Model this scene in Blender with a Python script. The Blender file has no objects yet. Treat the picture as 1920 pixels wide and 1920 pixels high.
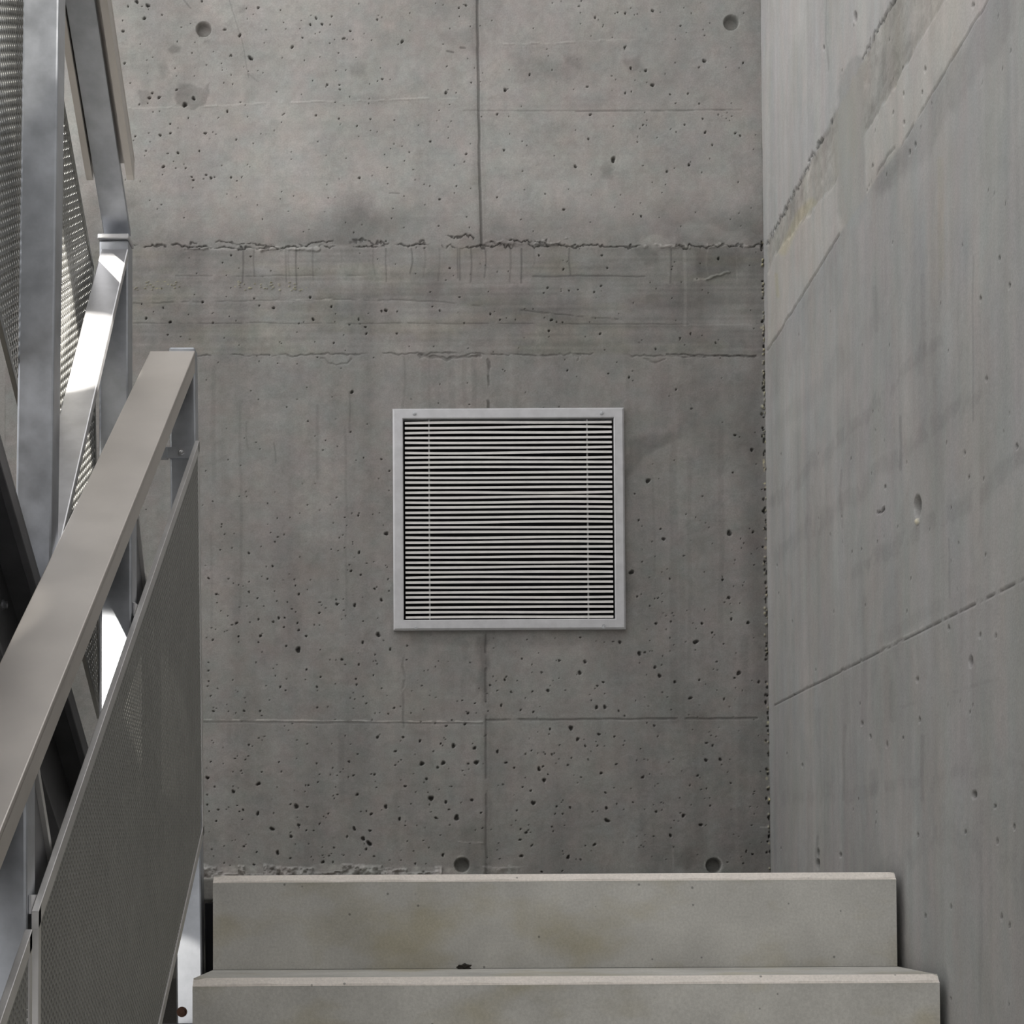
import bpy, bmesh, math, random
import numpy as np
from mathutils import Vector, Matrix

random.seed(7)
rng = np.random.default_rng(11)
S = bpy.context.scene
COL = S.collection
rad = math.radians

# ------------------------------------------------------------------ camera
F = 3460.0
PITCH, ROLL = rad(2.0), rad(0.3)
_r = np.array([1.0, 0, 0]); FW = np.array([0, math.cos(PITCH), math.sin(PITCH)])
_u = np.array([0, -math.sin(PITCH), math.cos(PITCH)])
RR = math.cos(ROLL) * _r - math.sin(ROLL) * _u
UU = math.cos(ROLL) * _u + math.sin(ROLL) * _r
PU, PV = 819.37, 1519.18
cam_d = bpy.data.cameras.new('camera')
cam = bpy.data.objects.new('camera', cam_d); COL.objects.link(cam)
M = Matrix.Identity(4)
for i in range(3):
    M[i][0] = RR[i]; M[i][1] = UU[i]; M[i][2] = -FW[i]
cam.matrix_world = M
cam_d.sensor_width = 36.0
cam_d.lens = 36.0 * F / 1920
cam_d.shift_x = (960 - PU) / 1920
cam_d.shift_y = (PV - 960) / 1920
cam_d.clip_start = 0.05
S.camera = cam


def proj(X, Y, Z):
    z = X * FW[0] + Y * FW[1] + Z * FW[2]
    x = X * RR[0] + Y * RR[1] + Z * RR[2]
    y = X * UU[0] + Y * UU[1] + Z * UU[2]
    return PU + F * x / z, PV - F * y / z


def ray(u, v):
    return RR * ((u - PU) / F) - UU * ((v - PV) / F) + FW


def at_y(u, v, Y):
    d = ray(u, v); return d * (Y / d[1])


def at_x(u, v, X):
    d = ray(u, v); return d * (X / d[0])


# ------------------------------------------------------------------ materials
def new_mat(name):
    m = bpy.data.materials.new(name); m.use_nodes = True
    nt = m.node_tree
    b = nt.nodes['Principled BSDF']
    return m, nt, b


def noise_node(nt, scale, detail=4, rough=0.55, sc=(1, 1, 1)):
    tc = nt.nodes.new('ShaderNodeTexCoord')
    mp = nt.nodes.new('ShaderNodeMapping'); mp.inputs['Scale'].default_value = sc
    n = nt.nodes.new('ShaderNodeTexNoise')
    n.inputs['Scale'].default_value = scale; n.inputs['Detail'].default_value = detail
    n.inputs['Roughness'].default_value = rough
    nt.links.new(tc.outputs['Object'], mp.inputs['Vector'])
    nt.links.new(mp.outputs['Vector'], n.inputs['Vector'])
    return n


def ramp(nt, src, stops):
    r = nt.nodes.new('ShaderNodeValToRGB')
    el = r.color_ramp.elements
    while len(el) < len(stops):
        el.new(0.5)
    for e, (p, c) in zip(el, stops):
        e.position = p; e.color = (c[0], c[1], c[2], 1)
    nt.links.new(src, r.inputs['Fac'])
    return r


def mult(nt, a, b, fac=1.0):
    m = nt.nodes.new('ShaderNodeMix'); m.data_type = 'RGBA'; m.blend_type = 'MULTIPLY'
    m.inputs[0].default_value = fac
    nt.links.new(a, m.inputs[6]); nt.links.new(b, m.inputs[7])
    return m.outputs[2]


def bump(nt, b, src, strength, dist):
    bp = nt.nodes.new('ShaderNodeBump')
    bp.inputs['Strength'].default_value = strength; bp.inputs['Distance'].default_value = dist
    nt.links.new(src, bp.inputs['Height']); nt.links.new(bp.outputs['Normal'], b.inputs['Normal'])


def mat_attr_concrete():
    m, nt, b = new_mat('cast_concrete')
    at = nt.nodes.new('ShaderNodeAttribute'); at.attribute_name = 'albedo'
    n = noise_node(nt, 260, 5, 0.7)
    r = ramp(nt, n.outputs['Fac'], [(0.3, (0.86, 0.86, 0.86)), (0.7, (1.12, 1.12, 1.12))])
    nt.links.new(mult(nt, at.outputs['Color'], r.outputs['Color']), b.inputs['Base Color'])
    b.inputs['Roughness'].default_value = 0.85
    b.inputs['Specular IOR Level'].default_value = 0.25
    bump(nt, b, n.outputs['Fac'], 0.25, 0.002)
    return m


def mat_concrete(name, col, var=0.12, scale=6, stain=None, rough=0.85):
    m, nt, b = new_mat(name)
    lo = tuple(c * (1 - var) for c in col); hi = tuple(c * (1 + var) for c in col)
    n1 = noise_node(nt, scale, 6, 0.6)
    r1 = ramp(nt, n1.outputs['Fac'], [(0.3, lo), (0.7, hi)])
    n2 = noise_node(nt, 220, 4, 0.7)
    r2 = ramp(nt, n2.outputs['Fac'], [(0.3, (0.88,) * 3), (0.7, (1.1,) * 3)])
    out = mult(nt, r1.outputs['Color'], r2.outputs['Color'])
    # sparse dark pinholes
    vo = nt.nodes.new('ShaderNodeTexVoronoi'); vo.inputs['Scale'].default_value = 26
    tc = nt.nodes.new('ShaderNodeTexCoord'); nt.links.new(tc.outputs['Object'], vo.inputs['Vector'])
    r3 = ramp(nt, vo.outputs['Distance'], [(0.045, (0.35,) * 3), (0.07, (1,) * 3)])
    out = mult(nt, out, r3.outputs['Color'], 0.8)
    if stain:
        n4 = noise_node(nt, 5.5, 3, 0.6, (1, 1, 1.6))
        r4 = ramp(nt, n4.outputs['Fac'], [(0.5, (1, 1, 1)), (0.72, stain)])
        out = mult(nt, out, r4.outputs['Color'])
    nt.links.new(out, b.inputs['Base Color'])
    b.inputs['Roughness'].default_value = rough
    b.inputs['Specular IOR Level'].default_value = 0.25
    bump(nt, b, n2.outputs['Fac'], 0.3, 0.0015)
    return m


def mat_metal(name, col, rough=0.4, metallic=0.9, var=0.15, scale=30, sc=(1, 1, 1), bmp=0.05):
    m, nt, b = new_mat(name)
    lo = tuple(c * (1 - var) for c in col); hi = tuple(min(1, c * (1 + var)) for c in col)
    n1 = noise_node(nt, scale, 4, 0.6, sc)
    r1 = ramp(nt, n1.outputs['Fac'], [(0.3, lo), (0.7, hi)])
    nt.links.new(r1.outputs['Color'], b.inputs['Base Color'])
    mr = nt.nodes.new('ShaderNodeMapRange')
    mr.inputs['To Min'].default_value = rough - 0.08; mr.inputs['To Max'].default_value = rough + 0.1
    nt.links.new(n1.outputs['Fac'], mr.inputs['Value'])
    nt.links.new(mr.outputs['Result'], b.inputs['Roughness'])
    b.inputs['Metallic'].default_value = metallic
    if bmp:
        bump(nt, b, n1.outputs['Fac'], bmp, 0.002)
    return m


def mat_plain(name, col, rough=0.6, metallic=0.0):
    m, nt, b = new_mat(name)
    n1 = noise_node(nt, 40, 3)
    r1 = ramp(nt, n1.outputs['Fac'], [(0.3, tuple(c * 0.93 for c in col)), (0.7, tuple(c * 1.07 for c in col))])
    nt.links.new(r1.outputs['Color'], b.inputs['Base Color'])
    b.inputs['Roughness'].default_value = rough; b.inputs['Metallic'].default_value = metallic
    return m


M_WALL = mat_attr_concrete()
M_STEP = mat_concrete('step_concrete', (0.55, 0.54, 0.505), 0.14, 7, (0.86, 0.82, 0.70))
M_NOSE = mat_concrete('worn_skylit_nosing_concrete', (0.86, 0.80, 0.735), 0.06, 9)  # worn edge, made much paler to stand in for skylight on the chamfer
M_PLAIN = mat_concrete('plain_concrete', (0.36, 0.35, 0.325), 0.12, 3)
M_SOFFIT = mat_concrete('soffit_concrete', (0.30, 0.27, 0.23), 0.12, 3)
M_PLASTER = mat_concrete('rough_pale_concrete', (0.62, 0.61, 0.57), 0.15, 22)
M_RAIL = mat_metal('brushed_taupe_steel', (0.60, 0.565, 0.53), 0.42, 0.75, 0.05, 9, (1, 1, 1), 0.0)
M_GALV = mat_metal('galvanised_steel', (0.45, 0.47, 0.505), 0.36, 0.9, 0.16, 22)
M_GALV_PALE = mat_metal('bright_galvanised_steel', (0.64, 0.64, 0.655), 0.34, 0.8, 0.1, 26)
M_PERF = mat_metal('perforated_steel', (0.30, 0.30, 0.285), 0.42, 0.7, 0.08, 15)
M_FRAME = mat_metal('panel_edge_steel', (0.62, 0.61, 0.60), 0.38, 0.75, 0.08, 18)
M_DARK = mat_metal('dark_shaded_steel', (0.20, 0.20, 0.21), 0.5, 0.6, 0.15, 14)  # dark steel with shade put into its base colour
M_BOLT = mat_metal('zinc_bolt', (0.55, 0.56, 0.58), 0.3, 0.9, 0.1, 60)
M_VENT = mat_plain('vent_grey_lacquer', (0.57, 0.57, 0.585), 0.4, 0.35)
M_SLAT = mat_plain('vent_slat_aluminium', (0.80, 0.78, 0.755), 0.4, 0.0)
M_MULL = mat_plain('vent_bar_steel', (0.42, 0.42, 0.43), 0.5, 0.3)
M_DUCT_GAP = mat_plain('duct_gap_black', (0.006, 0.006, 0.008), 0.9)  # black duct lining, also on the plate that shades the stair gap
M_LEAF = mat_plain('dark_debris', (0.035, 0.03, 0.025), 0.9)
M_RUST = mat_plain('rust_brown_debris', (0.09, 0.045, 0.03), 0.9)


# ------------------------------------------------------------------ mesh helpers
def link(name, me, mat=None, parent=None):
    o = bpy.data.objects.new(name, me); COL.objects.link(o)
    if mat:
        me.materials.append(mat)
    if parent:
        o.parent = parent
    return o


def obj(name, bm, mat, parent=None, smooth=False):
    bmesh.ops.recalc_face_normals(bm, faces=bm.faces)
    me = bpy.data.meshes.new(name); bm.to_mesh(me); bm.free()
    if smooth:
        for p in me.polygons:
            p.use_smooth = True
    return link(name, me, mat, parent)


def thing(name, label, cat, loc=(0, 0, 0), group=None):
    o = bpy.data.objects.new(name, None); COL.objects.link(o)
    o.location = loc
    o['label'] = label; o['category'] = cat
    if group:
        o['group'] = group
    o.empty_display_size = 0.05
    return o


def struct(o):
    o['kind'] = 'structure'; return o


def hexa(bm, pts, bev=0.0):
    """8 corner points: 4 of one end (loop) then the 4 of the other"""
    n0 = len(bm.verts)
    vs = [bm.verts.new(p) for p in pts]
    fs = [(0, 1, 2, 3), (7, 6, 5, 4), (0, 4, 5, 1), (1, 5, 6, 2), (2, 6, 7, 3), (3, 7, 4, 0)]
    faces = [bm.faces.new([vs[i] for i in f]) for f in fs]
    bmesh.ops.recalc_face_normals(bm, faces=faces)
    if bev:
        es = list({e for f in faces for e in f.edges})
        bmesh.ops.bevel(bm, geom=es, offset=bev, segments=2, affect='EDGES', profile=0.5, clamp_overlap=True)


def box(bm, x0, x1, y0, y1, z0, z1, bev=0.0):
    hexa(bm, [(x0, y0, z0), (x1, y0, z0), (x1, y1, z0), (x0, y1, z0),
              (x0, y0, z1), (x1, y0, z1), (x1, y1, z1), (x0, y1, z1)], bev)


def slant(bm, x0, x1, ya, za0, za1, yb, zb0, zb1, bev=0.0):
    """bar of rectangular section running from (ya, za0..za1) to (yb, zb0..zb1)"""
    hexa(bm, [(x0, ya, za0), (x1, ya, za0), (x1, ya, za1), (x0, ya, za1),
              (x0, yb, zb0), (x1, yb, zb0), (x1, yb, zb1), (x0, yb, zb1)], bev)


def prism_x(bm, prof, x0, x1, bev=0.0):
    """(y, z) outline extruded along x"""
    a = [bm.verts.new((x0, y, z)) for y, z in prof]
    b = [bm.verts.new((x1, y, z)) for y, z in prof]
    n = len(prof); fs = [bm.faces.new(a), bm.faces.new(b[::-1])]
    for i in range(n):
        fs.append(bm.faces.new([a[i], a[(i + 1) % n], b[(i + 1) % n], b[i]]))
    bmesh.ops.recalc_face_normals(bm, faces=fs)
    if bev:
        es = list({e for f in fs for e in f.edges})
        bmesh.ops.bevel(bm, geom=es, offset=bev, segments=2, affect='EDGES', clamp_overlap=True)


def hex_bolt(bm, c, r=0.009, h=0.008, axis='Y'):
    """hex head with a washer, head pointing to -Y (or +X)"""
    rot = Matrix.Rotation(rad(90), 4, 'X') if axis == 'Y' else Matrix.Rotation(rad(90), 4, 'Y')
    d = Vector((0, -1, 0)) if axis == 'Y' else Vector((1, 0, 0))
    c = Vector(c)
    bmesh.ops.create_cone(bm, cap_ends=True, segments=20, radius1=r * 1.35, radius2=r * 1.35, depth=0.002,
                          matrix=Matrix.Translation(c + d * 0.001) @ rot)
    bmesh.ops.create_cone(bm, cap_ends=True, segments=6, radius1=r, radius2=r, depth=h,
                          matrix=Matrix.Translation(c + d * (0.002 + h / 2)) @ rot)
    bmesh.ops.create_uvsphere(bm, u_segments=12, v_segments=6, radius=r * 0.75,
                              matrix=Matrix.Translation(c + d * (0.001 + h)) @ Matrix.Diagonal((1, 0.5, 1, 1) if axis == 'Y' else (0.5, 1, 1, 1)))


# ------------------------------------------------------------------ numeric noise
def vnoise(x, y, seed):
    g = np.random.default_rng(seed).random((256, 256))
    xi = np.floor(x).astype(int); yi = np.floor(y).astype(int)
    fx = x - xi; fy = y - yi
    fx = fx * fx * (3 - 2 * fx); fy = fy * fy * (3 - 2 * fy)
    a = g[xi % 256, yi % 256]; b = g[(xi + 1) % 256, yi % 256]
    c = g[xi % 256, (yi + 1) % 256]; d = g[(xi + 1) % 256, (yi + 1) % 256]
    return (a * (1 - fx) + b * fx) * (1 - fy) + (c * (1 - fx) + d * fx) * fy - 0.5


def fbm(x, y, seed, octs=4, gain=0.55):
    s = 0; a = 1
    for k in range(octs):
        s = s + a * vnoise(x * 2 ** k + 17.3 * k, y * 2 ** k + 5.1 * k, seed + k); a *= gain
    return s


def sstep(a, b, x):
    t = np.clip((x - a) / (b - a), 0, 1); return t * t * (3 - 2 * t)


def poly_mask(U, V, pts, soft, wob=None):
    """soft inside-mask of a polygon given in photo coordinates"""
    inside = np.zeros(U.shape, bool); dist = np.full(U.shape, 1e9)
    n = len(pts)
    Uw = U if wob is None else U + wob; Vw = V if wob is None else V + wob[::-1, :]
    for i in range(n):
        x0, y0 = pts[i]; x1, y1 = pts[(i + 1) % n]
        c = ((y0 > Vw) != (y1 > Vw))
        xs = (x1 - x0) * (Vw - y0) / ((y1 - y0) or 1e-9) + x0
        inside ^= c & (Uw < xs)
        dx, dy = x1 - x0, y1 - y0
        t = np.clip(((Uw - x0) * dx + (Vw - y0) * dy) / (dx * dx + dy * dy + 1e-9), 0, 1)
        dist = np.minimum(dist, np.hypot(Uw - x0 - t * dx, Vw - y0 - t * dy))
    sd = np.where(inside, dist, -dist)
    return sstep(-soft, soft, sd)


def line_dist(U, V, pts, wob=None):
    d = np.full(U.shape, 1e9)
    Uw = U if wob is None else U + wob[0]; Vw = V if wob is None else V + wob[1]
    for (x0, y0), (x1, y1) in zip(pts[:-1], pts[1:]):
        dx, dy = x1 - x0, y1 - y0
        t = np.clip(((Uw - x0) * dx + (Vw - y0) * dy) / (dx * dx + dy * dy + 1e-9), 0, 1)
        d = np.minimum(d, np.hypot(Uw - x0 - t * dx, Vw - y0 - t * dy))
    return d


class Sheet:
    """a finely divided wall face whose vertices carry an albedo and a depth"""
    def __init__(s, na, nb):
        s.na, s.nb = na, nb

    def win(s, u0, u1, v0, v1):
        m = (s.U >= u0) & (s.U <= u1) & (s.V >= v0) & (s.V <= v1)
        r = np.where(m.any(1))[0]; c = np.where(m.any(0))[0]
        if len(r) == 0:
            return None
        return slice(r[0], r[-1] + 1), slice(c[0], c[-1] + 1)


class FastWin:
    """window lookup on the back wall where pixel coordinates are nearly linear"""
    pass


# ------------------------------------------------------------------ BACK WALL
YB, XW = 4.68, 0.845
XL, ZT, ZF = -1.85, 4.2, -2.3
PITS = []


def pits(ox, oy, sc, lst):
    for i in range(0, len(lst), 3):
        PITS.append((ox + lst[i] / sc, oy + lst[i + 1] / sc, lst[i + 2] / sc))


pits(200, 0, 2.743, [110,32,6,155,8,10,183,33,4,212,28,11,195,94,9,285,76,5,85,160,8,83,105,4,92,325,7,385,140,4,490,6,6,780,40,7,608,152,9,685,182,10,740,298,14,1078,95,8,1158,84,5,1048,127,7,1108,124,8,1150,127,4,1220,198,9,1254,160,6,1392,100,6,1008,195,5,955,242,9,1520,213,9,1193,273,4,1180,364,4,1135,435,6,1198,436,5,1200,459,5,1418,405,6,1393,417,4,1875,425,5,1745,477,9,1750,341,4,360,461,7,447,505,10,402,538,14,220,503,9,235,478,6,270,500,9,640,285,6,352,350,4,168,537,4,238,575,4,272,572,4,420,606,5,328,637,5,620,572,7,913,585,5,1077,593,6,1195,609,5,1288,647,5,1357,612,5,1710,568,4,508,685,8,275,695,8,328,685,6,667,718,6,147,702,5,367,786,8,315,790,5,477,777,5,203,776,5,292,857,9,407,865,5,438,910,6,446,926,6,512,899,6,537,915,7,640,913,7,695,911,5,287,899,4,1300,915,7,1665,728,6,1087,728,4,1850,792,6,1713,1024,6,1443,863,4,1800,957,4,1478,740,4,1557,783,4,1532,827,4,1812,40,5,1848,27,6])
pits(800, 0, 2.743, [784,32,5,867,90,7,1022,67,6,983,62,4,1163,55,8,1306,132,5,1428,313,10,1402,345,5,1430,183,4,530,384,7,827,446,7,404,463,10,1022,478,6,1053,470,4,1162,437,11,1345,481,6,1252,485,5,1402,533,5,842,590,8,1050,350,8,1128,362,9,1020,242,8,363,588,6,1113,642,5,1130,645,4,1327,642,5,1420,612,5,1433,680,8,1588,685,6,1612,698,6,1470,745,5,1350,847,8,1236,882,7,960,820,15,765,856,8,398,772,6,516,749,4,832,715,6,1085,730,4,706,1078,7,1103,1112,6,362,1015,5,1628,322,6,20,728,6,1500,590,5,494,880,4])
pits(230, 400, 3.048, [620,240,6,732,247,6,863,541,8,1193,533,7,1088,606,9,1505,555,10,1480,560,7,1349,607,8,1388,650,7,1393,688,7,1567,687,6,1207,741,6,1072,480,8,457,507,8,135,600,9,272,622,9,516,625,6,232,541,6,781,528,5,1008,630,5,1812,556,6,1770,533,5,1570,562,5,258,694,5,1870,313,6,109,519,5,1297,637,5,572,280,5,752,488,5,908,745,4])
pits(840, 400, 3.048, [660,320,7,570,425,6,548,455,5,836,450,6,743,436,4,692,442,5,875,415,6,243,575,7,297,610,6,592,610,9,622,622,5,655,623,5,577,672,8,870,688,7,1328,713,5,1387,688,7,1187,776,6,683,897,6,917,916,5,1035,938,7,1546,258,9,520,240,6,910,313,6,880,240,6,1105,15,7,67,478,6,1530,740,6,92,627,5])
pits(370, 660, 3.0, [870,225,10,623,390,5,863,450,5,935,594,5,1035,603,6,1080,670,5,620,862,4,905,921,6,783,820,4,1063,1021,12,437,1068,5,487,1027,4,290,1132,7,910,1128,9,423,1205,6,865,1232,8,920,1253,6,87,841,4,137,968,5,63,1273,7,175,1276,5,395,1277,5,547,1280,4,107,1362,7,291,1350,6,338,1385,5,570,1362,7,997,1332,7,1035,1395,9,785,1418,9,885,1425,10,532,1446,5,553,1463,5,687,1467,7,344,1504,7,427,1518,7,458,1497,9,490,1495,6,220,1525,9,195,1535,5,563,1525,6,570,1565,7,487,1548,5,232,1600,7,355,1597,9,343,1634,5,612,1598,8,1017,1590,13,930,1634,9,87,1620,6,500,1654,7,567,1675,16,1085,1672,8,1180,1652,6,1000,1703,5,813,1730,8,908,1758,7,614,1787,6,693,1829,5,503,1839,5,893,1839,6,897,1871,5,465,1885,7,673,1885,6,62,1747,4,62,1793,5,64,1853,5,1178,1731,5,1037,1892,5,497,1903,5])
pits(370, 1200, 3.491, [105,467,7,305,464,8,410,466,7,785,443,6,856,440,5,1287,445,7,1250,485,6,1105,415,6,1030,389,5,1000,381,5,543,307,8,578,329,5,783,308,7,1042,293,7,1037,255,6,807,243,6,585,255,5,88,367,6,1207,317,5,1818,415,6,1484,455,5,1772,480,9,1787,149,5,1667,525,6,1752,551,9,1630,563,9,1557,545,5,1347,637,10,1180,637,10,1457,661,10,1677,693,16,1815,708,13,1593,679,7,1297,729,9,967,627,5,337,687,7,652,657,5,1050,748,5,993,797,8,781,809,6,535,799,6,333,760,5,314,784,6,248,776,6,87,798,6,1297,819,7,1470,810,17,1610,805,15,1827,802,18,1773,810,8,1573,835,9,1335,785,5,1160,881,8,1500,909,10,1023,887,7,1735,856,5,287,857,6,421,865,6,551,862,6,400,942,15,66,903,12,113,962,6,235,993,12,727,951,7,709,951,5,1361,958,9,1172,966,6,1047,1012,10,917,1012,6,890,1020,5,1530,1037,20,1627,1062,12,1797,1048,12,1663,960,5,1430,996,5,648,1090,16,610,1076,7,720,1093,7,1233,1092,13,1647,1110,7,1520,1078,6,395,1137,14,137,1112,7,299,1113,8,276,1124,5,65,1078,7,1107,1121,6,1138,1140,10,857,1137,7,1070,1126,5,1323,1172,12,1697,1164,20,1560,1164,10,1857,1132,7,663,1213,11,489,1237,16,1027,1236,14,1130,1249,10,124,1186,7,800,1204,7,828,1155,5,713,1247,6,762,1249,5,980,1288,9,613,1287,11,1085,1300,15,1125,1332,20,1105,1370,9,525,1393,15,305,1352,9,895,1361,6,1607,1408,11,822,1454,12,887,1454,7,1867,1233,6,863,1413,6,1157,1417,7,370,1471,8,610,1429,7,387,1390,6,820,1411,5,957,1409,5,1427,1465,7,1333,1442,5,175,1350,5])
pits(900, 1150, 3.429, [1388,184,18,1025,258,14,1060,252,8,900,186,11,857,182,6,1130,65,8,1427,65,9,1618,38,9,1724,60,10,1492,124,6,645,155,7,270,293,6,510,304,9,675,312,11,642,383,14,397,380,7,335,330,5,160,428,8,170,409,6,240,434,5,65,463,7,200,507,7,337,504,6,437,497,12,793,443,9,755,467,7,1125,347,11,1155,402,13,1253,441,10,1410,429,8,1522,312,7,1665,384,15,1637,416,8,1793,441,10,1353,545,13,1570,551,8,750,605,14,803,603,13,262,622,8,343,635,8,137,592,9,892,627,7,930,660,6,585,738,18,450,746,8,765,778,10,628,810,13,677,853,9,755,853,6,865,792,7,1120,723,8,1073,706,5,112,889,11,333,882,7,463,908,8,512,847,5,588,931,6,695,940,7,293,905,6,168,960,10,220,994,7,380,1002,15,405,985,7,437,1036,6,413,1073,15,565,976,7,877,970,8,780,1028,10,1048,1053,11,1453,945,12,1545,940,11,1458,833,9,1496,850,8,1400,1044,8,1612,1093,6,327,1141,8,275,1117,6,147,1102,6,343,1220,16,493,1243,7,580,1249,9,237,1268,7,813,1253,11,818,1333,18,807,1153,8,1133,1276,9,1308,1301,12,1290,1283,5,1420,1361,12,1225,1430,13,1480,1238,7,737,1487,11,567,1568,14,267,1560,12,333,1493,9,297,1410,10,262,1388,7,258,1457,9,1713,1531,9,1752,1549,8,397,1663,8,647,1585,7,483,1291,6,533,1290,6,1693,1608,6,1118,1434,6,1350,1106,6,550,495,5,530,1657,6,462,1374,6])
pits(1130, 660, 3.555, [303,858,16,407,1247,12,387,1180,7,240,1122,8,193,1468,18,845,1207,18,1003,1200,10,995,652,12,868,804,7,668,962,6,842,1637,12,800,1518,9,858,1780,10,970,1805,11,663,1810,10,357,1810,9,447,1511,7,230,1631,7,543,1359,6,350,1363,5,593,378,7,490,250,7,215,946,5,730,1870,7,455,1798,6,370,1640,6,347,1645,5,465,1740,5,1062,915,6,883,553,10,175,171,6])
# tiny pinholes the photo shows too many of to list
for _ in range(620):
    u = random.uniform(385, 1430); v = random.uniform(960, 1625)
    if not (730 < u < 1180 and v < 1190):
        PITS.append((u, v, random.uniform(0.7, 1.5)))
for _ in range(300):
    PITS.append((random.uniform(230, 1420), random.uniform(0, 440), random.uniform(0.6, 1.3)))
for _ in range(240):
    PITS.append((random.uniform(250, 1420), random.uniform(470, 960), random.uniform(0.6, 1.2)))


def grid_mesh(name, P, A, skip=None, extra=None):
    """P (n,m,3), A (n,m,3) -> one mesh with an albedo attribute; extra = list of (quad points, albedo)"""
    n, m = P.shape[:2]
    co = P.reshape(-1, 3); al = A.reshape(-1, 3)
    idx = np.arange(n * m).reshape(n, m)
    q = np.stack([idx[:-1, :-1], idx[1:, :-1], idx[1:, 1:], idx[:-1, 1:]], -1)
    if skip is not None:
        q = q[~skip]
    q = q.reshape(-1, 4)
    smooth = np.ones(len(q), bool)
    if extra:
        ec, eq, ea = [], [], []
        k = len(co)
        for pts, a in extra:
            ec += pts; ea += [a] * 4; eq.append([k, k + 1, k + 2, k + 3]); k += 4
        co = np.concatenate([co, np.array(ec, float)]); al = np.concatenate([al, np.array(ea, float)])
        q = np.concatenate([q, np.array(eq)]); smooth = np.concatenate([smooth, np.zeros(len(eq), bool)])
    me = bpy.data.meshes.new(name)
    me.vertices.add(len(co)); me.vertices.foreach_set('co', co.astype(np.float32).ravel())
    me.loops.add(q.size); me.loops.foreach_set('vertex_index', q.astype(np.int32).ravel())
    me.polygons.add(len(q)); me.polygons.foreach_set('loop_start', np.arange(0, q.size, 4, dtype=np.int32))
    me.polygons.foreach_set('use_smooth', smooth)
    me.update(calc_edges=True); me.validate()
    ca = me.color_attributes.new('albedo', 'FLOAT_COLOR', 'POINT')
    rgba = np.ones((len(co), 4), np.float32); rgba[:, :3] = al
    ca.data.foreach_set('color', rgba.ravel())
    return me


def box_quads(x0, x1, y0, y1, z0, z1, a):
    p = [(x0, y0, z0), (x1, y0, z0), (x1, y1, z0), (x0, y1, z0), (x0, y0, z1), (x1, y0, z1), (x1, y1, z1), (x0, y1, z1)]
    return [([p[i] for i in f], a) for f in ((0, 3, 2, 1), (4, 5, 6, 7), (0, 1, 5, 4), (1, 2, 6, 5), (2, 3, 7, 6), (3, 0, 4, 7))]


VX0, VX1, VZ0, VZ1 = -0.108, 0.482, 0.6205, 1.188        # vent frame outline on the wall
WARM = np.array([1.035, 1.0, 0.945])


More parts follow.
